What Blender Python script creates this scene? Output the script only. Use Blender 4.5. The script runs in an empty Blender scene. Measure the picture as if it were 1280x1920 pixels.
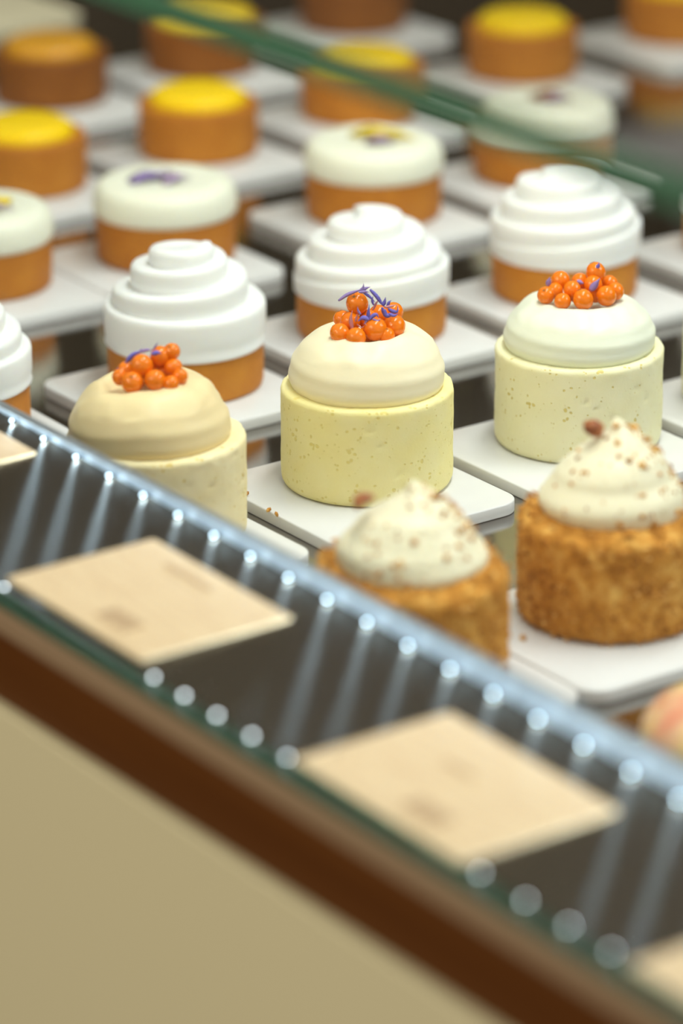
import bpy, bmesh, math, random
from mathutils import Vector, Matrix, noise
random.seed(7)
S = bpy.context.scene
C = S.collection
PI = math.pi

# ------------------------------------------------------------------ camera
# x = along the counter (towards the viewer's right), y = into the case, z = up
CAM = Vector((1.1778675, -0.8519248, 0.54771444))
FW = Vector((-0.76050895, 0.53855424, -0.36274712)).normalized()
UP0 = Vector((-0.29603616, 0.20963794, 0.93188761))
RG0 = FW.cross(UP0).normalized()
ROLL = math.radians(0.273)
RG = RG0 * math.cos(ROLL) - UP0 * math.sin(ROLL)
UP = RG0 * math.sin(ROLL) + UP0 * math.cos(ROLL)
FPX = 7089.83
cam_d = bpy.data.cameras.new('camera')
cam = bpy.data.objects.new('camera', cam_d)
C.objects.link(cam)
cam.matrix_world = Matrix(((RG.x, UP.x, -FW.x, CAM.x), (RG.y, UP.y, -FW.y, CAM.y), (RG.z, UP.z, -FW.z, CAM.z), (0, 0, 0, 1)))
cam_d.sensor_fit = 'VERTICAL'
cam_d.sensor_height = 36
cam_d.sensor_width = 24
cam_d.lens = FPX * 36 / 1920
cam_d.clip_start = 0.01
cam_d.dof.use_dof = True
cam_d.dof.focus_distance = 1.525
cam_d.dof.aperture_fstop = 4.4
S.camera = cam

# ------------------------------------------------------------------ world, lamps, exposure
W = bpy.data.worlds.new('room_light')
S.world = W
W.use_nodes = True
W.node_tree.nodes['Background'].inputs[0].default_value = (1.0, 0.94, 0.85, 1)
W.node_tree.nodes['Background'].inputs[1].default_value = 0.46

def area(name, loc, target, sx, sy, power, col):
    d = bpy.data.lights.new(name, 'AREA')
    d.shape = 'RECTANGLE'; d.size = sx; d.size_y = sy; d.energy = power; d.color = col
    o = bpy.data.objects.new(name, d); C.objects.link(o)
    o.location = loc
    o.rotation_euler = (Vector(target) - Vector(loc)).to_track_quat('-Z', 'Y').to_euler()
    return o
# long linear ceiling lamp above the case, a cool window-side softbox-like daylight, and a warm room lamp
area('ceiling_lamp', (0.12, 0.10, 0.95), (0.05, 0.05, 0), 0.8, 0.14, 7.6, (0.97, 0.98, 1.0))
area('window_daylight', (1.2, 1.3, 1.3), (0.05, 0.05, 0), 0.9, 0.8, 14, (0.80, 0.90, 1.0))
area('front_room_lamp', (0.1, -1.8, 1.2), (0.2, -0.25, 0), 1.2, 0.8, 17, (1.0, 0.86, 0.66))

S.view_settings.view_transform = 'Standard'
S.view_settings.look = 'None'
S.view_settings.gamma = 1
S.view_settings.use_curve_mapping = False
S.view_settings.exposure = 0.50
try:
    S.cycles.use_denoising = True
    S.cycles.sample_clamp_indirect = 6
except Exception:
    pass

# ------------------------------------------------------------------ helpers
def tag(o, label=None, cat=None, group=None, kind=None):
    if label: o['label'] = label
    if cat: o['category'] = cat
    if group: o['group'] = group
    if kind: o['kind'] = kind
    return o

def obj(name, bm, mat, parent=None, smooth=True):
    me = bpy.data.meshes.new(name)
    bm.normal_update()
    bm.to_mesh(me); bm.free()
    if smooth:
        for p in me.polygons: p.use_smooth = True
    me.materials.append(mat)
    o = bpy.data.objects.new(name, me)
    C.objects.link(o)
    if parent: o.parent = parent
    return o

def same(name, src, parent, loc=(0, 0, 0), rot=(0, 0, 0), sc=(1, 1, 1)):
    o = src.copy(); o.name = name
    C.objects.link(o); o.parent = parent
    o.location = loc; o.rotation_euler = rot; o.scale = sc
    return o

def empty(name, loc, rz=0.0):
    o = bpy.data.objects.new(name, None)
    o.empty_display_size = 0.01
    C.objects.link(o); o.location = loc; o.rotation_euler = (0, 0, rz)
    return o

def copy_tree(o, parent=None):
    c = o.copy(); C.objects.link(c); c.parent = parent
    for ch in list(o.children): copy_tree(ch, c)
    return c

def lathe(prof, n=96, deform=None, bm=None):
    """prof: (r, z) from the bottom centre outwards, up and back to the axis."""
    bm = bm or bmesh.new()
    rows = []
    for k, (r, z) in enumerate(prof):
        if r < 1e-7:
            p = Vector((0, 0, z))
            rows.append([bm.verts.new(deform(p) if deform else p)])
        else:
            row = []
            for i in range(n):
                a = 2 * PI * i / n
                p = Vector((r * math.cos(a), r * math.sin(a), z))
                row.append(bm.verts.new(deform(p) if deform else p))
            rows.append(row)
    for a, b in zip(rows, rows[1:]):
        if len(a) == 1 and len(b) > 1:
            for i in range(n): bm.faces.new((a[0], b[(i + 1) % n], b[i]))
        elif len(b) == 1 and len(a) > 1:
            for i in range(n): bm.faces.new((a[i], a[(i + 1) % n], b[0]))
        elif len(a) > 1:
            for i in range(n):
                j = (i + 1) % n
                bm.faces.new((a[i], a[j], b[j], b[i]))
    return bm

def fine(prof, step):
    """resample a profile with smooth Catmull-Rom interpolation"""
    out = []
    P = [prof[0]] + list(prof) + [prof[-1]]
    for i in range(1, len(P) - 2):
        p0, p1, p2, p3 = P[i - 1], P[i], P[i + 1], P[i + 2]
        m = max(1, int(math.hypot(p2[0] - p1[0], p2[1] - p1[1]) / step))
        for q in range(m):
            t = q / m
            f = lambda k: 0.5 * (2 * p1[k] + (p2[k] - p0[k]) * t + (2 * p0[k] - 5 * p1[k] + 4 * p2[k] - p3[k]) * t * t + (3 * p1[k] - p0[k] - 3 * p2[k] + p3[k]) * t ** 3)
            out.append((max(0.0, f(0)), f(1)))
    out.append(prof[-1])
    return out

def box_bm(x0, x1, y0, y1, z0, z1, bevel=0.0, seg=2, bm=None):
    bm = bm or bmesh.new()
    v = [bm.verts.new((x, y, z)) for z in (z0, z1) for y in (y0, y1) for x in (x0, x1)]
    fs = [bm.faces.new([v[i] for i in f]) for f in ((0, 2, 3, 1), (4, 5, 7, 6), (0, 1, 5, 4), (2, 6, 7, 3), (0, 4, 6, 2), (1, 3, 7, 5))]
    if bevel > 0:
        es = list({e for f in fs for e in f.edges})
        bmesh.ops.bevel(bm, geom=es, offset=bevel, segments=seg, profile=0.5, affect='EDGES')
    return bm

def slab_bm(w, d, h, rad, edge, seg=6):
    """a tile with rounded vertical corners and softened top and bottom edges"""
    bm = bmesh.new()
    def ring(inset, z):
        out = []
        r = max(rad - inset, 0.0003)
        for cx, cy, a0 in ((w/2-rad, d/2-rad, 0), (-w/2+rad, d/2-rad, PI/2), (-w/2+rad, -d/2+rad, PI), (w/2-rad, -d/2+rad, 1.5*PI)):
            for s in range(seg + 1):
                a = a0 + PI / 2 * s / seg
                out.append(bm.verts.new((cx + r * math.cos(a), cy + r * math.sin(a), z)))
        return out
    rs = [ring(edge, 0), ring(0.3*edge, .3*edge), ring(0, edge), ring(0, h - edge), ring(.3 * edge, h - .3 * edge), ring(edge, h)]
    n = len(rs[0])
    for a, b in zip(rs, rs[1:]):
        for i in range(n):
            j = (i + 1) % n
            bm.faces.new((a[i], a[j], b[j], b[i]))
    bm.faces.new(rs[0][::-1]); bm.faces.new(rs[-1])
    return bm

def blade_bm(pts, w, th, bm=None, up=None):
    """a slender petal: diamond section swept along pts, pointed at its end"""
    bm = bm or bmesh.new()
    n = len(pts); rows = []
    up = up or -FW
    for i, p in enumerate(pts):
        t = (pts[min(i+1, n-1)] - pts[max(i-1, 0)]).normalized()
        s = t.cross(up)
        s = s.normalized() if s.length > 1e-6 else RG.copy()
        q = t.cross(s)
        f = i / (n - 1)
        k = (0.35 + 0.65 * math.sin(PI * min(1, f * 1.15 + 0.05))) * (1 - f ** 4) + 0.06
        rows.append([bm.verts.new(p + s * w * k), bm.verts.new(p + q * th), bm.verts.new(p - s * w * k), bm.verts.new(p - q * th)])
    for a, b in zip(rows, rows[1:]):
        for i in range(4):
            j = (i + 1) % 4
            bm.faces.new((a[i], a[j], b[j], b[i]))
    bm.faces.new(rows[0][::-1]); bm.faces.new(rows[-1])
    return bm

def smooth_pts(pts, k=5):
    out = []
    P = [pts[0]] + pts + [pts[-1]]
    for i in range(1, len(P) - 2):
        for q in range(k):
            t = q / k
            p0, p1, p2, p3 = P[i-1], P[i], P[i+1], P[i+2]
            out.append(0.5 * (2*p1 + (p2-p0)*t + (2*p0-5*p1+4*p2-p3)*t*t + (3*p1-p0-3*p2+p3)*t**3))
    out.append(pts[-1])
    return out

def ray(x, y):
    return (FW * FPX + RG * (x - 640) + UP * (960 - y)).normalized()
HF = Vector((FW.x, FW.y, 0)).normalized()
GS = Vector((0, 0.0055, 0))          # sideways offset of things seen through the 10 mm front pane
def at_away(x, y, centre, away):
    """the point seen at a pixel, `away` metres behind the upright plane through centre that faces the viewer"""
    o = CAM + GS; d = ray(x, y)
    t = (away + (centre - o).dot(HF)) / d.dot(HF)
    return o + d * t

# ------------------------------------------------------------------ materials
def mat(name, col, rough=0.5, metal=0.0, sss=0.0, rad=(1, .7, .4), scale=0.003, spec=0.5, coat=0.0):
    m = bpy.data.materials.new(name); m.use_nodes = True
    b = m.node_tree.nodes['Principled BSDF']
    b.inputs['Base Color'].default_value = (*col, 1)
    b.inputs['Roughness'].default_value = rough
    b.inputs['Metallic'].default_value = metal
    b.inputs['Specular IOR Level'].default_value = spec
    b.inputs['Coat Weight'].default_value = coat
    b.inputs['Coat Roughness'].default_value = 0.08
    if sss:
        b.inputs['Subsurface Weight'].default_value = sss
        b.inputs['Subsurface Radius'].default_value = rad
        b.inputs['Subsurface Scale'].default_value = scale
    return m

def nodes(m): return m.node_tree.nodes, m.node_tree.links, m.node_tree.nodes['Principled BSDF']

def objcoord(m, scale=(1, 1, 1)):
    N, L, b = nodes(m)
    t = N.new('ShaderNodeTexCoord'); mp = N.new('ShaderNodeMapping')
    mp.inputs['Scale'].default_value = scale
    L.new(t.outputs['Object'], mp.inputs['Vector'])
    return mp.outputs['Vector']

def noise_tex(m, vec, scale, detail=4, rough=.55):
    N, L, b = nodes(m)
    n = N.new('ShaderNodeTexNoise'); n.inputs['Scale'].default_value = scale
    n.inputs['Detail'].default_value = detail; n.inputs['Roughness'].default_value = rough
    L.new(vec, n.inputs['Vector'])
    return n.outputs['Fac']

def ramp(m, fac, stops):
    N, L, b = nodes(m)
    r = N.new('ShaderNodeValToRGB'); L.new(fac, r.inputs['Fac'])
    e = r.color_ramp.elements
    e[0].position, e[0].color = stops[0][0], (*stops[0][1], 1)
    e[1].position, e[1].color = stops[-1][0], (*stops[-1][1], 1)
    for p, c in stops[1:-1]:
        x = e.new(p); x.color = (*c, 1)
    return r.outputs['Color']

def bump(m, height, strength, dist, prev=None):
    N, L, b = nodes(m)
    n = N.new('ShaderNodeBump'); n.inputs['Strength'].default_value = strength; n.inputs['Distance'].default_value = dist
    L.new(height, n.inputs['Height'])
    if prev is not None: L.new(prev, n.inputs['Normal'])
    L.new(n.outputs['Normal'], b.inputs['Normal'])
    return n.outputs['Normal']

def math_node(m, op, a, bval):
    N, L, b = nodes(m)
    n = N.new('ShaderNodeMath'); n.operation = op
    L.new(a, n.inputs[0])
    if isinstance(bval, (int, float)): n.inputs[1].default_value = bval
    else: L.new(bval, n.inputs[1])
    return n.outputs[0]

def sponge(name, c1, c2, pit, amount):
    """airy mousse with fine pores"""
    m = mat(name, c1, .62, sss=.2, rad=(1, .8, .4), scale=.003, spec=.3)
    N, L, b = nodes(m)
    v = objcoord(m)
    n = noise_tex(m, v, 60, 5)
    vo = N.new('ShaderNodeTexVoronoi'); vo.inputs['Scale'].default_value = 420
    L.new(v, vo.inputs['Vector'])
    big = noise_tex(m, v, 190, 2)
    size = math_node(m, 'MULTIPLY', math_node(m, 'MAXIMUM', math_node(m, 'SUBTRACT', big, .58 - .08 * amount), 0.0), 1.7)
    hole = N.new('ShaderNodeMapRange'); hole.interpolation_type = 'SMOOTHSTEP'
    L.new(math_node(m, 'SUBTRACT', vo.outputs['Distance'], size), hole.inputs['Value'])
    hole.inputs['From Min'].default_value = 0.0; hole.inputs['From Max'].default_value = 0.16
    mx = N.new('ShaderNodeMix'); mx.data_type = 'RGBA'
    L.new(hole.outputs['Result'], mx.inputs['Factor'])
    mx.inputs['A'].default_value = (*pit, 1)
    L.new(ramp(m, n, [(.35, c2), (.65, c1)]), mx.inputs['B'])
    L.new(mx.outputs['Result'], b.inputs['Base Color'])
    g = bump(m, hole.outputs['Result'], .5, .0004)
    g = bump(m, noise_tex(m, v, 900, 3), .25, .0004, g)
    return m

def cream(name, c, sss=.3, rough=.42):
    m = mat(name, c, rough, sss=sss, rad=(1, .85, .6), scale=.004, spec=.35)
    N, L, b = nodes(m)
    v = objcoord(m, (1, 1, 2.2))
    bump(m, noise_tex(m, v, 70, 4), .25, .0012)
    return m

M = {}
M['mousse_lemon'] = sponge('lemon_mousse', (.95, .85, .43), (.93, .81, .35), (.84, .70, .24), 1.0)
M['mousse_tan'] = sponge('shaded_mousse', (.90, .79, .49), (.87, .74, .42), (.70, .48, .10), .75)  # left cake's mousse, its weaker light put into the colour
M['mousse_pale'] = sponge('pale_mousse', (.88, .84, .56), (.86, .81, .50), (.72, .60, .22), .7)
M['cream_yellow'] = cream('yellowish_cream', (.93, .83, .58))
M['cream_tan'] = cream('shaded_cream', (.84, .68, .38))  # cream of the same cake, darkened in colour for its dimmer light
M['cream_white'] = cream('white_cream', (.80, .82, .67))
M['cream_pale'] = cream('disc_cream', (.84, .84, .69))
M['meringue'] = cream('meringue_white', (.88, .88, .86), .35, .4)
M['dollop'] = cream('whipped_cream', (.90, .83, .60))
M['berry'] = mat('berry_skin', (.85, .19, .003), .14, sss=.15, rad=(1, .35, .03), scale=.002, spec=.45, coat=.15)
N, L, b = nodes(M['berry'])
L.new(ramp(M['berry'], noise_tex(M['berry'], objcoord(M['berry']), 130, 3), [(.3, (.84, .165, .002)), (.7, (.90, .235, .003))]), b.inputs['Base Color'])
M['calyx'] = mat('calyx_brown', (.22, .09, .02), .7)
M['petal_blue'] = mat('petal_blue', (.15, .13, .52), .55, sss=.1, scale=.001)
M['petal_violet'] = mat('petal_violet', (.30, .21, .50), .55, sss=.1, scale=.001)
M['petal_pink'] = mat('petal_pink', (.58, .26, .30), .55, sss=.1, scale=.001)
M['petal_yellow'] = mat('petal_yellow', (.85, .62, .02), .5)
M['petal_mauve'] = mat('petal_mauve', (.42, .30, .50), .5)
M['petal_rust'] = mat('petal_rust', (.38, .15, .08), .5)
M['glaze'] = mat('yellow_glaze', (.93, .62, .002), .32, sss=.1, rad=(1, .6, .1), scale=.003, spec=.25)
M['glaze_orange'] = mat('orange_glaze', (.66, .30, .002), .35, sss=.15, rad=(1, .5, .1), scale=.004, coat=.3)  # orange top toned down: dim back of the case put into the colour
M['peach'] = mat('peach_glaze', (.86, .52, .26), .25, sss=.2, coat=.4)
N, L, b = nodes(M['peach'])
L.new(ramp(M['peach'], noise_tex(M['peach'], objcoord(M['peach']), 45, 2), [(.36, (.78, .26, .14)), (.5, (.86, .50, .28)), (.64, (.86, .62, .22))]), b.inputs['Base Color'])

def tart_mat(name, c1, c2):
    m = mat(name, c1, .55, spec=.35)
    N, L, b = nodes(m)
    v = objcoord(m)
    n1 = noise_tex(m, v, 55, 6, .65)
    L.new(ramp(m, n1, [(.3, c2), (.7, c1)]), b.inputs['Base Color'])
    # imprint of the perforated baking ring
    vc = N.new('ShaderNodeTexCoord'); sp = N.new('ShaderNodeSeparateXYZ'); L.new(vc.outputs['Object'], sp.inputs[0])
    at = N.new('ShaderNodeMath'); at.operation = 'ARCTAN2'; L.new(sp.outputs['Y'], at.inputs[0]); L.new(sp.outputs['X'], at.inputs[1])
    su = math_node(m, 'SINE', math_node(m, 'MULTIPLY', at.outputs[0], 96), 0)
    sv = math_node(m, 'SINE', math_node(m, 'MULTIPLY', sp.outputs['Z'], 2800), 0)
    g = bump(m, math_node(m, 'MULTIPLY', su, sv), .25, .0004)
    bump(m, noise_tex(m, v, 500, 3), .3, .0004, g)
    return m
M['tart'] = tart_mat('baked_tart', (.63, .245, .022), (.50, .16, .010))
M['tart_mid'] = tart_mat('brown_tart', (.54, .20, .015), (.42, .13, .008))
M['tart_dark'] = tart_mat('dimmed_dark_tart', (.28, .088, .005), (.19, .052, .003))  # dark shell, deepened further to put the dim back into its colour

M['crumb_cake'] = mat('crumb_coat', (.58, .26, .045), .8, spec=.2)
N, L, b = nodes(M['crumb_cake'])
v = objcoord(M['crumb_cake'])
L.new(ramp(M['crumb_cake'], noise_tex(M['crumb_cake'], v, 130, 5, .7), [(.28, (.24, .075, .008)), (.5, (.62, .27, .04)), (.70, (.86, .50, .13))]), b.inputs['Base Color'])
bump(M['crumb_cake'], noise_tex(M['crumb_cake'], v, 420, 4), .8, .0015)
M['crumb_light'] = mat('crumb_light', (.72, .38, .09), .8, spec=.2)
N, L, b = nodes(M['crumb_light'])
L.new(ramp(M['crumb_light'], noise_tex(M['crumb_light'], objcoord(M['crumb_light']), 160, 2, .7), [(.34, (.26, .085, .012)), (.5, (.62, .28, .05)), (.66, (.90, .56, .18))]), b.inputs['Base Color'])
M['nut'] = mat('hazelnut_skin', (.30, .075, .02), .6)
N, L, b = nodes(M['nut'])
L.new(ramp(M['nut'], noise_tex(M['nut'], objcoord(M['nut']), 120, 3), [(.35, (.20, .045, .012)), (.65, (.55, .19, .06))]), b.inputs['Base Color'])

M['marble'] = mat('white_marble', (.80, .79, .78), .28, spec=.5, sss=.1, rad=(1, .95, .9), scale=.003)
N, L, b = nodes(M['marble'])
v = objcoord(M['marble'])
L.new(ramp(M['marble'], noise_tex(M['marble'], v, 16, 6, .6), [(.3, (.69, .68, .665)), (.6, (.755, .75, .74))]), b.inputs['Base Color'])

# polished, scratched steel of the deck
M['deck'] = mat('scratched_steel', (.42, .40, .38), .09, 1.0)
N, L, b = nodes(M['deck'])
v1 = objcoord(M['deck'], (6, 420, 1)); v2 = objcoord(M['deck'], (380, 9, 1))
sc1 = noise_tex(M['deck'], v1, 8, 3, .7); sc2 = noise_tex(M['deck'], v2, 8, 3, .7)
bump(M['deck'], math_node(M['deck'], 'MAXIMUM', sc1, sc2), .035, .0006)
L.new(ramp(M['deck'], math_node(M['deck'], 'MULTIPLY', sc1, sc2), [(.2, (.06, .06, .06)), (.45, (.16, .16, .16))]), b.inputs['Roughness'])

# lengthwise brushed steel of the ledge: every lamp on it draws out into a streak across the grain
def brushed(name, col, rough, metal=1.0):
    m = mat(name, col, rough, metal)
    N, L, b = nodes(m)
    b.inputs['Anisotropic'].default_value = 1.0
    cx = N.new('ShaderNodeCombineXYZ'); cx.inputs[0].default_value = 0.0; cx.inputs[1].default_value = 1.0
    L.new(cx.outputs[0], b.inputs['Tangent'])
    return m
M['ledge'] = brushed('brushed_dark_steel', (.105, .083, .058), .265)
M['rim'] = brushed('satin_aluminium', (.34, .36, .38), .42, .5)
M['led_body'] = mat('led_tape', (.30, .32, .33), .5)

def emit(name, col, st):
    m = bpy.data.materials.new(name); m.use_nodes = True
    N = m.node_tree.nodes; L = m.node_tree.links
    N.remove(N['Principled BSDF'])
    e = N.new('ShaderNodeEmission'); e.inputs[0].default_value = (*col, 1); e.inputs[1].default_value = st
    L.new(e.outputs[0], N['Material Output'].inputs[0])
    return m
M['foot_glint'] = emit('foot_glint', (.86, .93, 1.0), 16)  # glow for painted LED glints along the glass foot
M['led_glow'] = emit('led_glow', (.50, .74, 1.0), .6)

# glass: the front pane refracts; the top pane lets the lamps through
M['pane'] = bpy.data.materials.new('clear_glass'); M['pane'].use_nodes = True
N = M['pane'].node_tree.nodes; L = M['pane'].node_tree.links
N.remove(N['Principled BSDF'])
g = N.new('ShaderNodeBsdfGlass'); g.inputs['Color'].default_value = (.97, .985, .97, 1); g.inputs['Roughness'].default_value = 0; g.inputs['IOR'].default_value = 1.47
L.new(g.outputs[0], N['Material Output'].inputs[0])
M['top_pane'] = bpy.data.materials.new('top_glass'); M['top_pane'].use_nodes = True
N = M['top_pane'].node_tree.nodes; L = M['top_pane'].node_tree.links
N.remove(N['Principled BSDF'])
tr = N.new('ShaderNodeBsdfTransparent'); tr.inputs[0].default_value = (.95, .96, .94, 1)
gl = N.new('ShaderNodeBsdfGlossy'); gl.inputs['Roughness'].default_value = 0.02
mx = N.new('ShaderNodeMixShader'); fr = N.new('ShaderNodeFresnel'); fr.inputs[0].default_value = 1.85
ge = N.new('ShaderNodeNewGeometry')
inv = N.new('ShaderNodeMath'); inv.operation = 'SUBTRACT'; inv.inputs[0].default_value = 1; L.new(ge.outputs['Backfacing'], inv.inputs[1])
mu = N.new('ShaderNodeMath'); mu.operation = 'MULTIPLY'; L.new(fr.outputs[0], mu.inputs[0]); L.new(inv.outputs[0], mu.inputs[1])
L.new(mu.outputs[0], mx.inputs[0]); L.new(tr.outputs[0], mx.inputs[1]); L.new(gl.outputs[0], mx.inputs[2])
L.new(mx.outputs[0], N['Material Output'].inputs[0])
M['glass_edge'] = mat('green_glass_edge', (.040, .115, .066), .45, sss=.2, rad=(.4, 1, .7), scale=.004, spec=.25)
M['foot_edge'] = mat('dark_green_glass_edge', (.012, .048, .022), .45, spec=.2)
M['seal'] = mat('dark_polished_bead', (.05, .065, .035), .25, .8)
M['sill'] = mat('tan_sill', (.20, .135, .075), .5)
M['fascia'] = mat('brown_lacquered_wood', (.085, .030, .007), .35, spec=.15)
N, L, b = nodes(M['fascia'])
v = objcoord(M['fascia'], (1.0, 20, 30))
L.new(ramp(M['fascia'], noise_tex(M['fascia'], v, 4, 5), [(.3, (.058, .017, .002)), (.7, (.085, .028, .004))]), b.inputs['Base Color'])
M['front_panel'] = mat('cream_panel', (.47, .43, .27), .6)
M['card'] = mat('pale_wood_card', (.80, .60, .38), .6)
N, L, b = nodes(M['card'])
v = objcoord(M['card'], (6, 60, 1))
L.new(ramp(M['card'], noise_tex(M['card'], v, 6, 4), [(.3, (.55, .365, .195)), (.6, (.62, .44, .25))]), b.inputs['Base Color'])
M['print'] = mat('faded_brown_print', (.36, .22, .11), .7)
M['wall'] = mat('brown_wall', (.10, .075, .045), .6)
N, L, b = nodes(M['wall'])
L.new(ramp(M['wall'], noise_tex(M['wall'], objcoord(M['wall'], (1, 1, .2)), 9, 4), [(.3, (.085, .062, .037)), (.7, (.12, .09, .055))]), b.inputs['Base Color'])
M['floor'] = mat('dark_floor', (.12, .085, .05), .4)
N, L, b = nodes(M['floor'])
L.new(ramp(M['floor'], noise_tex(M['floor'], objcoord(M['floor'], (1, 6, 1)), 5, 4), [(.3, (.09, .06, .035)), (.7, (.15, .11, .07))]), b.inputs['Base Color'])
M['beige'] = mat('beige_board', (.62, .55, .38), .5)

# ------------------------------------------------------------------ the room
tag(obj('floor', box_bm(-2.9, 3.2, -3.2, 2.9, -1.16, -1.10), M['floor'], smooth=False), kind='structure')
tag(obj('wall_back', box_bm(-2.96, -2.9, -3.2, 2.96, -1.10, 1.5), M['wall'], smooth=False), kind='structure')
tag(obj('wall_side', box_bm(-2.9, 3.2, 2.9, 2.96, -1.10, 1.5), M['wall'], smooth=False), kind='structure')

# ------------------------------------------------------------------ the display case
SHELF = -0.0055      # top of the steel deck; plate tops lie at z = 0
X0, X1 = -1.6, 0.85
case = tag(empty('display_case', (0, 0, -1.10)), 'glass pastry display case with steel deck, brushed ledge and cream front', 'display case')
def part(name, bm, m, parent=case, smooth=False):
    o = obj(name, bm, m, parent, smooth)
    if parent is case: o.location.z = 1.10
    return o
part('deck', box_bm(X0, X1, -0.160, 1.30, SHELF - .004, SHELF), M['deck'])

RIMZ, RIMY = 0.0640, -0.167
def ledge_z(u): return RIMZ - max(0.0026, 0.0028 + 0.0190 * u)
bm = bmesh.new()
us = [X0, -0.02, 0.2, 0.4, X1]
F0 = -0.2545
rows = []
for u in us:
    z = ledge_z(u)
    rows.append([bm.verts.new(p) for p in ((u, RIMY - .0006, z), (u, F0, z - .0015), (u, F0, -.03), (u, RIMY - .0006, -.03))])
for a, c in zip(rows, rows[1:]):
    for i in range(4):
        j = (i + 1) % 4
        bm.faces.new((a[i], c[i], c[j], a[j]))
bm.faces.new(rows[0]); bm.faces.new(rows[-1][::-1])
bmesh.ops.recalc_face_normals(bm, faces=bm.faces)
part('ledge', bm, M['ledge'])
# rear rim of the ledge: an upstand whose front face leans back from the ledge to a rounded top
bm = bmesh.new(); rows = []
for u in us:
    z = ledge_z(u)
    rows.append([bm.verts.new(p) for p in ((u, RIMY - .0005, z - .0002), (u, RIMY + .0002, RIMZ - .0006), (u, RIMY + .0010, RIMZ), (u, RIMY + .0022, RIMZ), (u, RIMY + .0030, RIMZ - .0010), (u, RIMY + .0030, SHELF - .02), (u, RIMY - .0005, SHELF - .02))])
for a, c in zip(rows, rows[1:]):
    for i in range(7):
        j = (i + 1) % 7
        bm.faces.new((a[i], c[i], c[j], a[j]))
bm.faces.new(rows[0]); bm.faces.new(rows[-1][::-1])
bmesh.ops.recalc_face_normals(bm, faces=bm.faces)
part('ledge_rim', bm, M['rim'])
# LED tape in the crease between rim and ledge: bright faces turned down over the ledge, faint milky sides
tape = part('led_or_glint_strip', box_bm(X0 + .01, X1 - .01, RIMY - .0012, RIMY - .0004, RIMZ - .0012, RIMZ - .0006), M['led_body'])
bm = bmesh.new()
v = [bm.verts.new(p) for p in ((-.0013, 0, 0), (.0013, 0, 0), (.0013, -.0006, .0010), (-.0013, -.0006, .0010), (-.0013, 0, .0013), (.0013, 0, .0013))]
f0 = bm.faces.new((v[0], v[3], v[2], v[1]))
for q in ((3, 4, 5, 2), (0, 4, 3), (1, 2, 5), (0, 1, 5, 4)): bm.faces.new([v[k] for k in q])
bmesh.ops.recalc_face_normals(bm, faces=bm.faces)
down = [f.index for f in bm.faces]
chip = obj('led_or_glint_chip', bm, M['led_glow'], tape, False)
pitch = 0.0229
led_lamp = bpy.data.lights.new('led_lamp', 'POINT')
led_lamp.color = (.60, .81, 1.0); led_lamp.energy = 1.7; led_lamp.shadow_soft_size = .0006
led_lamp.use_nodes = True
_n = led_lamp.node_tree.nodes; _l = led_lamp.node_tree.links
_e = next(q for q in _n if q.type == 'EMISSION')
_f = _n.new('ShaderNodeLightFalloff'); _f.inputs['Strength'].default_value = 1.0
_l.new(_f.outputs['Linear'], _e.inputs['Strength'])
k0 = 0.3520
for i in range(-26, 11):
    x = k0 + pitch * i
    P = (x, RIMY - .0010, ledge_z(x) + .0006)
    if i == -26: c_ = chip; chip.location = P
    else: c_ = same('led_or_glint_chip', chip, tape, P)
    lo = bpy.data.objects.new('led_lamp', led_lamp); C.objects.link(lo)
    lo.location = (x, RIMY - .0034, ledge_z(x) + .0010)

# added strip at the glass foot: glowing beads stand in for LED glints
foot = part('led_or_glint_strip', box_bm(X0 + .01, X1 - .01, -.2546, -.2540, .0556, .0580), M['foot_edge'])
dot = None
for px_, py_, sz in ((10, 1085, 1), (290, 1260, .95), (347, 1297, 1), (408, 1335, 1), (473, 1375, 1), (540, 1415, .85), (900, 1645, .75), (985, 1690, .75), (1065, 1740, .75), (1145, 1790, .7)):
    d = ray(px_, py_); o_ = CAM + GS
    x = (o_ + d * ((-.2536 - o_.y) / d.y)).x
    if dot is None:
        dot = obj('led_or_glint_chip', lathe([(0, -.0006), (.0005, -.0005), (.0007, 0), (.0005, .0005), (0, .0006)], 10), M['foot_glint'], foot)
        d_ = dot
    else: d_ = same('led_or_glint_chip', dot, foot, sc=(sz, sz, sz))
    d_.location = (x, -.2536, .0590)

# glass
GB, GT = 0.0550, 0.2785
front = part('front_glass', box_bm(X0, X1, -.2655, -.2555, GB + .0025, GT), M['pane'])
front.data.materials.append(M['foot_edge'])
for p_ in front.data.polygons:
    if p_.normal.z < -.9: p_.material_index = 1      # ground green underside of the pane
o = obj('bottom_edge', box_bm(X0, X1, -.2655, -.2555, GB, GB + .0024, .0004, 1), M['foot_edge'], front, False)
top = part('top_glass', box_bm(X0, X1, -.2640, 1.30, GT + .0003, GT + .0088), M['top_pane'])
o = obj('front_edge', box_bm(X0, X1, -.2655, -.2642, GT + .0003, GT + .0088, .0004, 1), M['glass_edge'], top, False)
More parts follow.
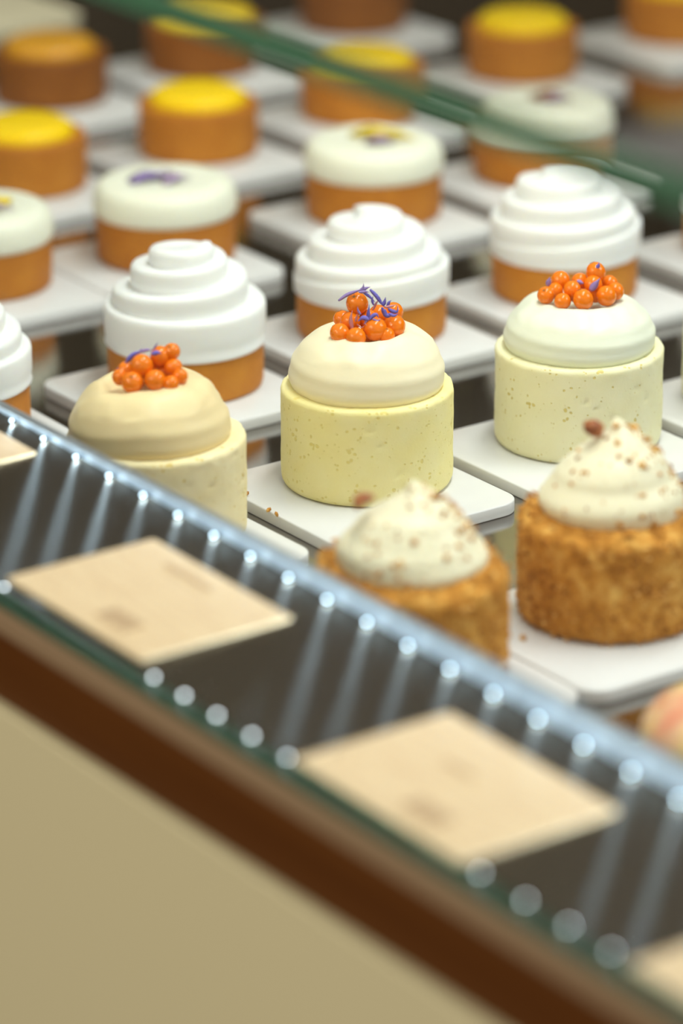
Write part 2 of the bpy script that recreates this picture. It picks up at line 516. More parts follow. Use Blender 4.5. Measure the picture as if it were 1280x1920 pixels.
# sealing bead in the corner of ledge and glass
bm = bmesh.new(); rows = []
for u in us:
    z = ledge_z(u) - .0015
    q = [(u, -.2553, z - .0005)]
    for s in range(7):
        a = PI / 2 * s / 6
        q.append((u, -.2553 + .0030 * math.cos(a), z - .0005 + .0030 * math.sin(a)))
    rows.append([bm.verts.new(p) for p in q])
for a, c in zip(rows, rows[1:]):
    for i in range(8):
        j = (i + 1) % 8
        bm.faces.new((a[i], c[i], c[j], a[j]))
bm.faces.new(rows[0]); bm.faces.new(rows[-1][::-1])
bmesh.ops.recalc_face_normals(bm, faces=bm.faces)
part('glass_seal', bm, M['seal'], smooth=True)
part('sill', box_bm(X0, X1, -.2665, -.2545, .0460, GB - .0002, .0012, 2), M['sill'])
part('fascia', box_bm(X0, X1, -.2660, -.2545, .0205, .0458, .0006, 1), M['fascia'])
part('front_panel', box_bm(X0, X1, -.2700, -.2545, -1.05, .0203, .0006, 1), M['front_panel'])
part('end_panel', box_bm(X0 - .02, X0, -.27, 1.30, -1.05, .0), M['front_panel'])
part('plinth', box_bm(X0, X1, -.24, 1.28, -1.10, -1.05), M['fascia'])

# ------------------------------------------------------------------ price cards on the ledge
card_me = slab_bm(.0840, .0600, .0012, .0012, .0003, 3)
def price_card(x, y, rz, label, lines):
    t = tag(empty('price_card', (x, y, ledge_z(x) - .0007 - .0001), rz), label, 'card', 'price cards on the ledge')
    t.rotation_euler = (0, math.atan(.0190), rz)
    obj('card', slab_bm(.0840, .0600, .0012, .0012, .0003, 3), M['card'], t, False)
    z = .0012
    bm = bmesh.new()
    if lines:
        # one faded line of small print near the rear edge
        xx = lines[0]
        while xx < lines[1]:
            w = random.uniform(.0012, .0022)
            box_bm(xx, xx + w * .75, lines[2], lines[2] + .0026, z, z + .00004, bm=bm)
            xx += w
        obj('print_line', bm, M['print'], t, False)
    bm = bmesh.new()
    # larger faded figure near the front edge
    for gx, gw in ((.002, .0042), (.0072, .003), (.0113, .0045), (.0168, .003)):
        box_bm(gx, gx + gw, -.0225, -.0135, z, z + .00004, bm=bm)
    obj('print_figure', bm, M['print'], t, False)
    return t
price_card(-.0010, -.2090, .0, 'pale wood price card cut off by the left edge of the picture', None)
price_card(.1775, -.2180, .01, 'pale wood price card with faded print, left of two whole cards', (-.020, .006, .019))
price_card(.3500, -.2190, .0, 'pale wood price card with blurred print, right of two whole cards', (-.014, .000, .006))
price_card(.5090, -.2180, .01, 'pale wood price card cut off in the bottom right corner', None)

# ------------------------------------------------------------------ desserts
def mousse_bm(seed, cuts=1.0):
    R, H = .0350, .0410
    prof = [(0, 0), (.030, 0), (.0338, .0006), (.0347, .0025), (.0350, .008), (.0350, .020), (.0350, .034), (.0350, .0394), (.0346, .0407), (.0336, .0411), (.030, .0411), (0, .0411)]
    prof = fine(prof[1:-1], .0012)
    prof = [(0, 0)] + prof + [(0, .0411)]
    nicks = [(random.Random(seed + i).uniform(0, 2 * PI), random.Random(seed * 3 + i).uniform(.010, .041), random.Random(seed * 7 + i).uniform(.0007, .0016)) for i in range(26)]
    def d(p):
        a = math.atan2(p.y, p.x); r = math.hypot(p.x, p.y)
        if r < .02: return p
        k = noise.noise(Vector((p.x * 90 + seed, p.y * 90, p.z * 90))) * .00028 + noise.noise(Vector((p.x * 300 + seed, p.y * 300, p.z * 300))) * .00012
        if p.z > .038: k += noise.noise(Vector((p.x * 420, p.y * 420 + seed, 1))) * .0004
        for na, nz, ns in nicks:
            da = (a - na + PI) % (2 * PI) - PI
            q = ((da * .035) ** 2 + ((p.z - nz) * 1.3) ** 2) / ns ** 2
            if q < 6: k -= .0009 * cuts * math.exp(-q)
        r2 = r + k
        return Vector((r2 * math.cos(a), r2 * math.sin(a), p.z + (k * .6 if p.z > .03 else 0)))
    return lathe(prof, 160, d)

DOME = [(.0285, .0400), (.0302, .0412), (.0313, .0440), (.0315, .0475), (.0308, .0510), (.0292, .0550), (.0262, .0590), (.0225, .0620), (.0190, .0638), (.0160, .0643), (.0140, .0634), (.0122, .0618), (.0080, .0608), (0, .0605)]
def dome_bm(seed, mode):
    prof = fine(DOME, .0010)
    def d(p):
        q = p.copy()
        a = math.atan2(p.y, p.x); h = max(0, (p.z - .0405) / .024)
        # faint turning ridges left by the piping
        r = math.hypot(p.x, p.y)
        k = .00028 * math.sin(p.z * 900 + a) * min(1, max(0, 1 - abs(p.z - .051) / .012)) + noise.noise(Vector((p.x * 45 + seed, p.y * 45, p.z * 45))) * .0006
        if r > .001: q.x += p.x / r * k; q.y += p.y / r * k
        if p.z > .058: q.z += noise.noise(Vector((p.x * 120, p.y * 120, seed))) * .0012
        if mode == 'slumped':
            # leans to the viewer's left, bulges low on that side, a lip on the right of the crater
            rt = (p.x * RG.x + p.y * RG.y)
            side = RG * (-.0042 * (0.35 + h))
            q.x += side.x; q.y += side.y
            if rt < 0 and p.z > .041: q.z -= .0060 * (-rt / .03) * min(1, h * 2.0)
            if p.z < .052: 
                m = min(1, (.052 - p.z) / .008)
                if rt < 0: q.z -= .0035 * m * (-rt / .03)
            # bulge of the last turn at upper right
            ex = math.exp(-((rt - .0215) / .006) ** 2 - ((p.z - .0605) / .0035) ** 2)
            q += Vector((RG.x, RG.y, 0)) * .0022 * ex
        if mode == 'plain': q.z = .0405 + (q.z - .0405) * .87
        if mode == 'tilted':
            rt = (p.x * RG.x + p.y * RG.y)
            q.z -= .0016 * (-rt / .03) * h if rt < 0 else 0
        return q
    return lathe(prof, 128, d)

berry_mesh = None
def berry_bm():
    prof = []
    for i in range(19):
        t = PI * i / 18
        r = math.sin(t); z = 1 - math.cos(t)
        z = z * 1.02
        if t > PI * .93: z -= .05 * (t - PI * .93) / (PI * .07)
        prof.append((r if 0 < i < 18 else 0, z))
    return lathe(prof, 28)
berry_me_obj = None
def add_berry(parent, P, r, tilt):
    global berry_me_obj
    if berry_me_obj is None:
        b_ = obj('berry', berry_bm(), M['berry'], parent)
        berry_me_obj = b_
    else:
        b_ = same('berry', berry_me_obj, parent)
    b_.scale = (r, r, r * random.uniform(.96, 1.08))
    b_.rotation_euler = tilt
    up = Matrix.Identity(3)
    from mathutils import Euler
    ax = Euler(tilt).to_matrix() @ Vector((0, 0, r))
    b_.location = P - ax
    return b_
calyx_obj = None
def add_calyx(berry, r):
    global calyx_obj
    if calyx_obj is None:
        bm = bmesh.new()
        for k in range(5):
            a = 2 * PI * k / 5
            pts = [Vector((math.cos(a) * s, math.sin(a) * s, 2.0 - .25 * s * s + .10 * (s > .2))) for s in (0, .08, .16, .24)]
            blade_bm(pts, .07, .03, bm, Vector((0, 0, 1)))
        calyx_obj = obj('calyx', bm, M['calyx'], berry)
        c = calyx_obj
    else:
        c = same('calyx', calyx_obj, berry)
    return c

def petal(parent, centre, base, pts, wpx, away, m, th=.0003):
    P = [at_away(x, y, centre, away + (dz if len(pt) > 2 else 0)) - base for pt in pts for (x, y, dz) in [(pt[0], pt[1], pt[2] if len(pt) > 2 else 0)]]
    P = smooth_pts(P, 4) if len(P) > 2 else [P[0].lerp(P[1], t / 5) for t in range(6)]
    return obj('petal', blade_bm(P, wpx * 1.45 / 4560 / 2, th), M[m], parent)

def ground(x, y, through=True):
    """deck-top position of a pixel (plate tops at z = 0)"""
    o = CAM + GS if through else CAM.copy()
    d = ray(x, y); t = -o.z / d.z
    p = o + d * t
    return Vector((p.x, p.y, 0))

def berry_cake(name_label, px, mousse, cr, mode, seed, berries, petals):
    c = ground(*px)
    t = tag(empty('berry_mousse_cake', c), name_label, 'cake', 'mousse cakes topped with orange berries')
    obj('mousse_base', mousse_bm(seed), M[mousse], t)
    obj('cream_dome', dome_bm(seed, mode), M[cr], t)
    rnd = random.Random(seed)
    for i, (x, y, r, aw) in enumerate(berries):
        P = at_away(x, y, c, aw / 1000) - c
        tilt = (rnd.uniform(-.7, .7), rnd.uniform(-.7, .7), rnd.uniform(0, 6))
        if i % 4 == 0: tilt = (1.1 * 0.55, -.3, .9)
        b_ = add_berry(t, P, r / 1000, tilt)
        if i % 3 == 0: add_calyx(b_, r)
    for pts, w, aw, m in petals:
        petal(t, c, c, pts, w, aw / 1000, m)
    return t, c

B_berries = [(669.5, 570, 4.5, 0), (703, 617, 4.8, -8), (739, 612, 4.4, -4), (637.5, 626, 4.0, -9), (667, 633, 4.0, -12.5), (656, 604, 4.1, -3), (641, 598, 3.6, 3), (709, 590, 4.1, 3), (737, 585, 4.0, 7), (725, 630, 3.2, -9), (690, 600, 4.0, 0), (690, 625, 3.5, -4), (655, 622, 3.5, 2), (715, 610, 4, 5)]
B_petals = [
    ([(634, 564), (650, 553), (668, 546), (682, 541)], 4.5, -3, 'petal_violet'),
    ([(672, 546), (680, 540), (681, 531)], 3.6, -3, 'petal_violet'),
    ([(674, 546), (684, 541), (694, 538)], 4.4, -3, 'petal_violet'),
    ([(672, 548), (683, 547), (692, 548)], 4, -3.5, 'petal_violet'),
    ([(680, 548), (692, 556), (704, 568)], 3.8, -3, 'petal_blue'),
    ([(693, 543), (704, 554), (714, 568), (723, 578)], 4.8, -4, 'petal_blue'),
    ([(716, 573), (720, 567), (722, 557)], 5, -4, 'petal_blue'),
    ([(714, 570), (712, 563), (711, 556)], 3.4, -4, 'petal_blue'),
    ([(722, 576), (733, 574), (744, 571)], 3.2, -6, 'petal_pink'),
    ([(727, 579), (736, 584), (744, 584), (745, 573)], 5, -5, 'petal_blue'),
    ([(720, 580), (722, 590), (730, 592), (734, 586)], 6, -7, 'petal_blue'),
    ([(716, 576), (718, 586), (720, 594)], 4, -6, 'petal_blue'),
    ([(690, 602), (690, 588), (692, 570)], 5, -8, 'petal_blue'),
    ([(691, 600), (680, 596), (670, 603)], 6.5, -9.5, 'petal_blue'),
    ([(692, 600), (699, 592), (706, 590), (709, 597)], 5, -9.5, 'petal_blue'),
    ([(690, 598), (685, 604), (681, 609)], 3, -9.5, 'petal_violet'),
    ([(661, 622), (657, 600), (660, 582)], 5, -8.5, 'petal_pink'),
    ([(666, 603), (668, 595), (669, 588)], 3, -7.5, 'petal_pink'),
    ([(698, 582), (704, 570), (710, 560)], 3, -3, 'petal_pink'),
    ([(700, 572), (697, 563), (699, 555)], 3, -4, 'petal_blue'),
    ([(726, 578), (728, 568), (733, 563)], 4, -5, 'petal_blue'),
    ([(728, 588), (738, 592), (746, 588)], 4, -8, 'petal_blue'),
    ([(676, 590), (671, 583), (670, 575)], 3, -8, 'petal_violet'),
    ([(698, 598), (707, 602), (713, 598)], 3, -10, 'petal_violet'),
    ([(684, 606), (688, 612), (693, 606)], 1.4, -10, 'petal_pink'),
    ([(669, 608), (677, 614), (684, 610)], 1.6, -9, 'petal_pink'),
]
A_berries = [(323, 659, 3.3, 0), (301, 669, 3.8, -1), (267, 687, 4.5, -6), (249, 717, 4.3, -11), (292, 713, 4.1, -11), (325, 689, 3.5, -3), (338, 707, 3.1, -6), (321, 720, 3.1, -11), (238, 694, 3.5, -2), (226, 708, 3.1, -5), (285, 690, 3.8, 4), (308, 700, 3.8, 0), (262, 705, 3.8, 2)]
A_petals = [([(222, 702), (232, 685), (248, 672)], 4, -3, 'petal_violet'), ([(238, 678), (252, 664), (268, 657)], 6, -3, 'petal_blue'), ([(246, 672), (262, 660), (268, 652)], 4, -3, 'petal_violet'),
            ([(288, 655), (293, 648), (297, 641)], 2.6, -3, 'petal_violet'), ([(285, 664), (295, 661), (304, 663)], 6, -6, 'petal_blue'), ([(262, 660), (276, 656), (286, 655)], 4, -3, 'petal_violet'), ([(223, 700), (222, 692), (228, 686)], 3.5, -3, 'petal_blue')]
C_berries = [(1022, 554, 3.7, -4), (1049, 527, 4.0, 2), (1053, 565, 3.5, -11), (1092, 563, 4.2, -12), (1135, 556, 4.2, -8), (1152, 547, 3.6, -2), (1116, 512, 4.0, 0), (1110, 534, 3.8, -4), (1086, 529, 3.6, 1), (1071, 544, 3.6, -6), (1040, 546, 3.3, -2), (1140, 533, 3.6, 4), (1078, 553, 3.4, -4), (1115, 552, 3.6, -4)]
C_petals = [([(1025, 536), (1027, 528), (1029, 520)], 7, -2, 'petal_violet'), ([(1080, 527), (1087, 530), (1093, 532)], 6, -5, 'petal_violet'), ([(1105, 545), (1114, 534), (1123, 522)], 9, -9, 'petal_violet'), ([(1117, 503), (1120, 498), (1121, 493)], 5, -4, 'petal_blue')]

plates = []
def plate(centre, label, dx=.009, dy=-.008, rz=0.0):
    o = plate_src if not plates else None
    if not plates:
        o = obj('marble_plate', slab_bm(.0950, .0900, .0053, .0095, .0006), M['marble'])
        globals()['plate_src'] = o
    else:
        o = plate_src.copy(); C.objects.link(o)
    o.location = (centre.x + dx, centre.y + dy, SHELF + .0001)
    o.rotation_euler = (0, 0, rz)
    tag(o, label, 'plate', 'white marble plates under the desserts')
    plates.append(o)
    return o
plate_src = None

tB, cB = berry_cake('lemon yellow mousse cake with sharp violet petals over its berries, in the centre', (688, 897), 'mousse_lemon', 'cream_yellow', 'tilted', 3, B_berries, B_petals)
tA, cA = berry_cake('tan berry mousse cake with slumped cream, half hidden by the ledge', (298, 996), 'mousse_tan', 'cream_tan', 'slumped', 11, A_berries, A_petals)
tC, cC = berry_cake('pale berry mousse cake with a smooth white dome, behind the crumb cake', (1081, 820), 'mousse_pale', 'cream_white', 'plain', 19, C_berries, C_petals)
t4, c4 = berry_cake('pale berry mousse cake cut off by the right edge of the picture', (1428, 747), 'mousse_pale', 'cream_white', 'plain', 23, [(x + 347, y - 73, r, a) for x, y, r, a in C_berries], [])
plate(cB, 'white marble plate under the lemon yellow berry cake', rz=.0)
plate(cA, 'white marble plate under the tan berry cake behind the ledge', rz=.01)
plate(cC, 'white marble plate under the pale berry cake with white dome', dy=-.010)
plate(c4, 'white marble plate at right edge under the cut off berry cake', dx=.005, dy=-.006)

# tart rings
def tart_bm(R, H, seed, lip=.0008):
    prof = [(0, 0), (R - .0015, 0), (R - .0004, .0006), (R, .002), (R + .0002, H * .5), (R, H - .0012), (R - .0007, H - .0002), (R - .0016, H), (R - .003, H - .0004), (0, H - .0006)]
    prof = [prof[0]] + fine(prof[1:-1], .0015) + [prof[-1]]
    def d(p):
        q = p.copy()
        r = math.hypot(p.x, p.y)
        if r > .01:
            k = noise.noise(Vector((p.x * 110 + seed, p.y * 110, p.z * 110))) * .0003
            q.x += p.x / r * k; q.y += p.y / r * k
        if p.z > H * .8: q.z += noise.noise(Vector((p.x * 160, p.y * 160, seed))) * .0004
        return q
    return lathe(prof, 96, d)

# piped meringue: one rope winding up from the rim to a curl
def meringue_bm(tab, z0, n=144):
    """tab: list of (turn, outer radius, crest height)"""
    def ev(tau):
        tau = min(max(tau, tab[0][0]), tab[-1][0])
        for a, c in zip(tab, tab[1:]):
            if tau <= c[0]:
                f = (tau - a[0]) / (c[0] - a[0])
                return a[1] + (c[1] - a[1]) * f, a[2] + (c[2] - a[2]) * f
        return tab[-1][1], tab[-1][2]
    bm = bmesh.new()
    T0 = int(tab[0][0]); NB = int(tab[-1][0]) - T0        # bumps per column
    cols = []
    def column(th, f):
        ca, sa = math.cos(th), math.sin(th)
        mk = lambda r, z: bm.verts.new((r * ca, r * sa, z))
        groups = []
        R0, Z0 = ev(T0 + f)
        base = [mk(.030, z0 - .0008), mk(.0342, z0 - .0006), mk(.0352, z0 + .0004)]
        zc = z0 + .0012
        for j in range(NB):
            R, Z = ev(T0 + j + f)
            Rn, Zn = ev(T0 + j + 1 + f)
            if j == NB - 1: Rn = R * .42
            h = max(Z - zc, .0006)
            w = max(R - Rn, .0008)
            rr = min(.0032, h * .55, w * .62)
            g = [mk(R - .0008, zc), mk(R - .0001, zc + h * .25), mk(R, Z - rr), mk(R - rr * .12, Z - rr * .5), mk(R - rr * .38, Z - rr * .16), mk(R - rr, Z), mk(R - (rr + w) * .5, Z - .0003), mk(Rn + .0001, Z - .0010)]
            groups.append(g)
            zc = Z - .0012
        return base, groups
    for i in range(n + 1):
        cols.append(column(2 * PI * i / n, i / n))
    ctr = bm.verts.new((0, 0, tab[-1][2] - .0012))
    def strip(a, c):
        for i in range(len(a) - 1):
            try: bm.faces.new((a[i], c[i], c[i + 1], a[i + 1]))
            except ValueError: pass
    for a, c in zip(cols, cols[1:]):
        la = a[0] + [v for g in a[1] for v in g]; lc = c[0] + [v for g in c[1] for v in g]
        strip(la, lc)
        bm.faces.new((la[-1], lc[-1], ctr))
    # close the seam: bump j of the last column meets bump j + 1 of the first
    f, l = cols[0], cols[-1]
    bmesh.ops.recalc_face_normals(bm, faces=bm.faces)
    lw = l[0] + l[1][0]; fw_ = f[0] + f[1][0] + f[1][1]
    try: bm.faces.new(f[0][::-1] + l[0] + l[1][0][:1] + f[1][1][:1] + f[1][0][::-1])
    except Exception: pass
    try: bm.faces.new(l[1][-1] + [ctr] + f[1][-1][-1:])
    except Exception: pass
    bmesh.ops.remove_doubles(bm, verts=bm.verts, dist=.00004)
    bmesh.ops.recalc_face_normals(bm, faces=bm.faces)
    return bm
TAB1 = [(-1, .0350, .0235), (-.6, .0352, .0375), (0, .0352, .0390), (1, .0272, .0515), (2, .0185, .0590), (2.6, .0142, .0628), (3, .0130, .0635)]
TAB2 = [(-1, .0352, .0240), (-.5, .0354, .0340), (0, .0352, .0345), (1, .0300, .0430), (2, .0215, .0510), (2.6, .0150, .0550), (3, .0135, .0560)]
TAB3 = [(-1, .0352, .0250), (-.5, .0354, .0350), (0, .0352, .0370), (1, .0305, .0460), (2, .0235, .0540), (2.6, .0165, .0580), (3, .0120, .0590)]
def meringue_tart(px, label, tab, rz, seed):
    c = ground(*px)
    t = tag(empty('meringue_tart', c), label, 'tart', 'tarts topped with piped white meringue')
    obj('tart_shell', tart_bm(.0338, .0200, seed), M['tart'], t)
    m = obj('meringue', meringue_bm(tab, .0200), M['meringue'], t)
    m.rotation_euler.z = rz
    return t, c
AZ = math.atan2(RG.y, RG.x)          # azimuth of the viewer's right
for px, lab, tab, rz, pl in (
    ((-90, 797), 'meringue tart cut off by the left edge of the picture', TAB3, 1.2, 'white marble plate under the cut off meringue tart at left edge'),
    ((350, 715), 'meringue tart with stepped spiral swirl, directly behind the tan berry cake', TAB1, 0.35, 'white marble plate under the stepped meringue tart behind tan cake'),
    ((696, 616), 'meringue tart with low round swirl, directly behind the lemon yellow berry cake', TAB2, 2.2, 'white marble plate under the meringue tart behind lemon cake'),
    ((1056, 542), 'meringue tart with soft tall swirl, directly behind the pale berry cake', TAB3, 2.9, 'white marble plate under the meringue tart behind pale cake'),
    ((1412, 464), 'meringue tart at right edge, crossed by the green glass edge', TAB3, 2.0, 'white marble plate under the meringue tart at right edge')):
    t, c = meringue_tart(px, lab, tab, AZ + rz, px[0])
    plate(c, pl, dx=.009 + random.uniform(-.002, .002), dy=-.007 + random.uniform(-.002, .002), rz=random.uniform(-.015, .015))

# tarts under a flat cream disc with edible flowers
DISC = [(.0290, .0222), (.0335, .0227), (.0347, .0244), (.0346, .0300), (.0333, .0345), (.0308, .0372), (.0270, .0383), (.0220, .0386), (.0100, .0385), (0, .0384)]
def disc_tart(px, label, seed, flowers):
    c = ground(*px)
    t = tag(empty('cream_disc_tart', c), label, 'tart', 'tarts with a smooth pale cream top')
    obj('tart_shell', tart_bm(.0335, .0227, seed), M['tart_mid'], t)
    obj('cream_top', lathe(fine(DISC, .0012), 96, lambda p: p + Vector((0, 0, noise.noise(Vector((p.x * 60 + seed, p.y * 60, 0))) * .0003 if p.z > .031 else 0))), M['cream_pale'], t)
    for (r, a, ln, wd, ang, m) in flowers:
        cc = Vector((r * math.cos(a), r * math.sin(a), .0390))
        dv = Vector((math.cos(ang), math.sin(ang), 0))
        pts = [cc + dv * ln * (s - .5) + Vector((0, 0, .0030 * math.sin(PI * s))) for s in (0, .2, .4, .6, .8, 1)]
        obj('petal', blade_bm(pts, wd / 2, .00035, up=Vector((0, 0, 1))), M[m], t)
    return t, c
def on_disc(dx, dy, ln, wd, tilt, m):
    """flower piece: dx right and dy up on the picture, in millimetres of the disc's face"""
    a = Vector((RG.x, RG.y)).normalized() * dx / 1000 + Vector((HF.x, HF.y)).normalized() * dy / 1000
    return (a.length, math.atan2(a.y, a.x), ln * 1.55 / 1000, wd * 1.7 / 1000, AZ + tilt, m)
fl_D3 = [on_disc(-6.5, -3, 14, 7, .25, 'petal_violet'), on_disc(-10, -6, 9, 6, .5, 'petal_violet'), on_disc(6, -6, 10, 6, .6, 'petal_mauve'), on_disc(0, 1, 7, 4, -.3, 'petal_mauve'), on_disc(4, -2, 6, 2.5, .9, 'calyx')]
fl_D2 = [on_disc(8, -2, 9, 9, .2, 'petal_yellow'), on_disc(12, 0, 8, 6, 1.2, 'petal_yellow'), on_disc(9, -12, 12, 5, .2, 'petal_mauve'), on_disc(4, -8, 8, 4, -.6, 'petal_violet')]
fl_D4 = [on_disc(-1, 4, 14, 9, -.15, 'petal_yellow'), on_disc(9, -2, 16, 8, -.3, 'petal_yellow'), on_disc(4, 6, 8, 5, .4, 'petal_yellow'), on_disc(3, -11, 9, 8, -.3, 'petal_mauve')]
fl_D5 = [on_disc(2, 0, 15, 9, -.2, 'petal_rust'), on_disc(5, -4, 9, 6, .2, 'petal_mauve')]
for px, lab, fl, pl in (
    ((-33, 530), 'cream disc tart with yellow petals, cut off by the left edge', fl_D2, 'white marble plate under the cut off cream disc tart at left edge'),
    ((312, 478), 'cream disc tart with small violet petals on top', fl_D3, 'white marble plate under the disc tart with violet petals'),
    ((700, 398), 'cream disc tart with yellow and mauve petals behind the middle meringue tart', fl_D4, 'white marble plate under the disc tart with yellow and mauve petals'),
    ((1008, 325), 'cream disc tart with a rust coloured petal, crossed by the green glass edge', fl_D5, 'white marble plate under the disc tart with rust coloured petal')):
    t, c = disc_tart(px, lab, px[0], fl)
    plate(c, pl, dx=.008 + random.uniform(-.002, .002), dy=-.008 + random.uniform(-.002, .002), rz=random.uniform(-.015, .015))

# tall tarts filled with yellow glaze
GLZ = [(.0252, .0262), (.0256, .0275), (.0254, .0295), (.0240, .0318), (.0205, .0336), (.0130, .0345), (0, .0348)]
def glaze_tart(px, label, through, dark=False, orange=False, seed=1):
    c = ground(*px, through)
    t = tag(empty('yellow_glazed_tart', c), label, 'tart', 'tall tarts filled with yellow glaze')
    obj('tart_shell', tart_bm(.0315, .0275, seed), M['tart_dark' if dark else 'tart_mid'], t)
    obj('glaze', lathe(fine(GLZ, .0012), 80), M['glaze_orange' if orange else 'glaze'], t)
    return t, c
for px, lab, th, dk, orr, pl in (
    ((50, 345), 'yellow glazed tart at left edge behind the cut off disc tart', True, False, False, 'white marble plate under the yellow glazed tart at left edge'),
    ((373, 282), 'bright yellow glazed tart behind the disc tart with violet petals', True, False, False, 'white marble plate under the bright yellow glazed tart'),
    ((672, 212), 'yellow glazed tart crossed by the green glass edge', True, False, False, 'white marble plate under the glazed tart crossed by glass edge'),
    ((978, 134), 'yellow glazed tart behind the disc tart with the rust coloured petal', False, False, False, 'white marble plate under the glazed tart behind rust petal tart'),
    ((1270, 63), 'yellow glazed tart cut off in the top right corner', False, False, False, 'white marble plate under the glazed tart in top right corner'),
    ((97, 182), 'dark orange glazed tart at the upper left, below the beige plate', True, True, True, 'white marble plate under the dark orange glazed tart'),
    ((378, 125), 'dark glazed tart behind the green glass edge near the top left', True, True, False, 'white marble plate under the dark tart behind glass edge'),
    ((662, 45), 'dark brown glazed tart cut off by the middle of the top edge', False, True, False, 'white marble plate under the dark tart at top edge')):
    t, c = glaze_tart(px, lab, th, dk, orr, px[0])
    plate(c, pl, dx=.008, dy=-.008, rz=random.uniform(-.02, .02))

# beige serving board far back in the case
o = obj('serving_board', slab_bm(.16, .13, .008, .008, .001), M['beige'])
o.location = (-.815, .255, SHELF + .0001)
tag(o, 'beige serving board at the far back, top left corner', 'board')

# crumb coated cakes with a cream peak
def crumb_body_bm(seed):
    R, H = .0345, .0425
    prof = [(0, 0), (R - .004, 0), (R - .001, .0012), (R, .004), (R + .0004, H * .5), (R - .0002, H - .006), (R - .0028, H - .0028), (R - .0065, H - .0004), (R - .012, H + .0004), (0, H - .0005)]
    prof = [prof[0]] + fine(prof[1:-1], .0012) + [prof[-1]]
    def d(p):
        q = p.copy()
        n = noise.noise(Vector((p.x * 60 + seed, p.y * 60, p.z * 60))) * .0011 + noise.noise(Vector((p.x * 190 + seed, p.y * 190, p.z * 190))) * .0008 + noise.noise(Vector((p.x * 420 + seed, p.y * 420, p.z * 420))) * .0005
        r = math.hypot(p.x, p.y)
        if r > .008 and p.z > .0004:
            q.x += p.x / r * n; q.y += p.y / r * n
            if p.z > H * .85: q.z += n * .9
        return q
    return lathe(prof, 150, d)
def chip_shape(bm, P, s, nrm, rnd):
    vs = bmesh.ops.create_icosphere(bm, subdivisions=1, radius=1)['verts']
    f = [rnd.uniform(.55, 1.25) for _ in range(3)]
    rot = Matrix.Rotation(rnd.uniform(0, 6), 3, Vector((rnd.uniform(-1, 1), rnd.uniform(-1, 1), rnd.uniform(-1, 1))).normalized())
    for v in vs:
        q = Vector((v.co.x * f[0], v.co.y * f[1], v.co.z * f[2])) * s * rnd.uniform(.8, 1.15)
        v.co = P + rot @ q
DOL = [(.0245, .0405), (.0262, .0415), (.0272, .0440), (.0268, .0475), (.0245, .0515), (.0222, .0545), (.0208, .0570), (.0188, .0595), (.0160, .0628), (.0130, .0652), (.0098, .0682), (.0066, .0708), (.0036, .0735), (.0015, .0758), (0, .0768)]
def dollop_point(p, seed, hs):
    a = math.atan2(p.y, p.x); r = math.hypot(p.x, p.y)
    h = (p.z - .0405) / .0363
    rg = 1 + .016 * math.sin(p.z * 560 - a * 1.0 + seed) * (1 - .4 * h) + .03 * noise.noise(Vector((p.x * 50 + seed, p.y * 50, p.z * 50)))
    q = Vector((p.x * rg, p.y * rg, .0405 + (p.z - .0405) * hs))
    ln = Vector((RG.x, RG.y, 0)).normalized()
    q += ln * (-.0016 * math.sin(h * 5.2) * h + .0022 * h * h - .0035 * max(0, h - .85) / .15)
    return q
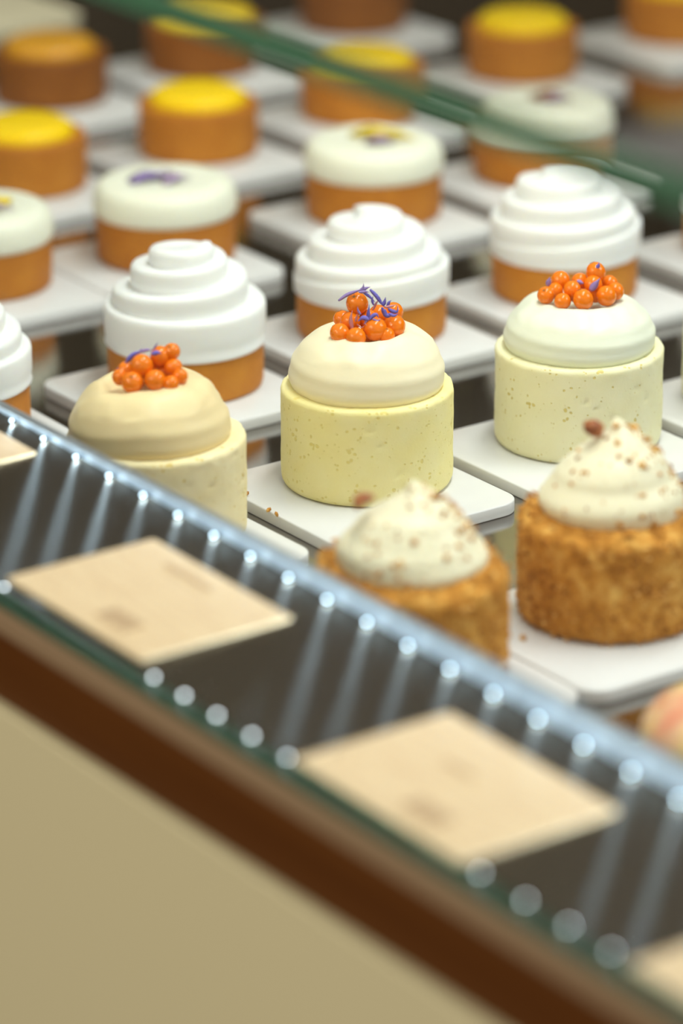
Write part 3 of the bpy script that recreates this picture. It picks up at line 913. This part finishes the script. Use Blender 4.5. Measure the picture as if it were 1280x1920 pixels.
def crumb_cake(px, label, seed, hs, nut_px, nut_away):
    c = ground(*px)
    rnd = random.Random(seed)
    t = tag(empty('crumb_cake', c), label, 'cake', 'crumb coated cakes with a cream peak')
    obj('crumb_body', crumb_body_bm(seed), M['crumb_cake'], t)
    bm = bmesh.new()
    for i in range(1300):
        a = rnd.uniform(0, 2 * PI)
        if i < 1000:
            z = rnd.uniform(.001, .040); r = .0350
        else:
            z = .0425; r = rnd.uniform(.025, .0335)
        chip_shape(bm, Vector((r * math.cos(a), r * math.sin(a), z)), rnd.choice((.0004, .0005, .0007, .0010)), None, rnd)
    o = obj('crumbs', bm, M['crumb_light'], t, False); o['kind'] = 'stuff'
    obj('cream_peak', lathe(fine(DOL, .0009), 110, lambda p: dollop_point(p, seed, hs)), M['dollop'], t)
    bm = bmesh.new()
    prof = fine(DOL, .0009)
    for i in range(150):
        (r, z) = prof[int(rnd.uniform(.08, .92) * len(prof))]
        a = AZ + (rnd.gauss(-.15, .5) if i % 3 else rnd.gauss(-1.9, .8))
        p = dollop_point(Vector((r * math.cos(a), r * math.sin(a), z)), seed, hs)
        chip_shape(bm, p, rnd.choice((.0004, .0005, .0007, .0011, .0015)) , None, rnd)
    o = obj('sprinkled_crumbs', bm, M['crumb_light'], t, False); o['kind'] = 'stuff'
    # hazelnut piece: a broken half with a flat face
    P = at_away(*nut_px, c, nut_away) - c
    prof = [(0, -.0034), (.0019, -.0031), (.0030, -.0016), (.0033, .0004), (.0028, .0022), (.0014, .0038), (0, .0046)]
    def dn(p):
        q = Vector((p.x, max(p.y, -.0012), p.z))
        return q * (1 + .12 * noise.noise(p * 500))
    nb = obj('hazelnut', lathe(fine(prof, .0007), 20, dn), M['nut'], t)
    nb.location = P; nb.rotation_euler = (1.1, .5, seed)
    return t, c
t, c2 = crumb_cake((1143, 1145), 'brown crumb coated cake with tall cream peak, beside the ledge at right', 5, 1.0, (1112, 804), -.002)
plate(c2, 'white marble plate under the right crumb coated cake', dy=-.009)
t, c1 = crumb_cake((770, 1252), 'blurred crumb coated cake half hidden behind the ledge rim', 9, .88, (680, 941), -.004)
plate(c1, 'white marble plate under the crumb cake behind the ledge rim', dy=-.0085)

# loose crumbs on the plates
for k, (x, y) in enumerate(((504, 960), (519, 968), (462, 929), (980, 1200))):
    p = ground(x, y)
    bm = bmesh.new(); rnd = random.Random(k)
    chip_shape(bm, Vector((0, 0, 0)), .0011 if k < 3 else .0016, None, rnd)
    o = obj('cake_crumb', bm, M['crumb_light'], None, False)
    o.location = p + Vector((0, 0, .0009))
    tag(o, ('tiny golden crumb on the edge of the lemon cake plate, left of its pair', 'tiny golden crumb on the edge of the lemon cake plate, right of its pair', 'tiny golden crumb beside the tan berry cake', 'brown crumb on the plate left of the right crumb cake')[k], 'crumb', 'loose crumbs on the plates')

# peach glazed dessert at the right edge
cp = ground(1388, 1452)
t = tag(empty('peach_dessert', cp), 'peach coloured glazed dessert cut off by the right edge', 'dessert')
obj('biscuit_base', tart_bm(.0335, .010, 4), M['tart'], t)
obj('peach_dome', lathe(fine([(.028, .0098), (.0325, .0102), (.0345, .013), (.034, .018), (.0305, .023), (.024, .027), (.015, .0292), (.006, .0298), (0, .0295)], .0015), 80), M['peach'], t)
plate(cp, 'white marble plate under the peach coloured dessert', dx=.004, dy=-.008)
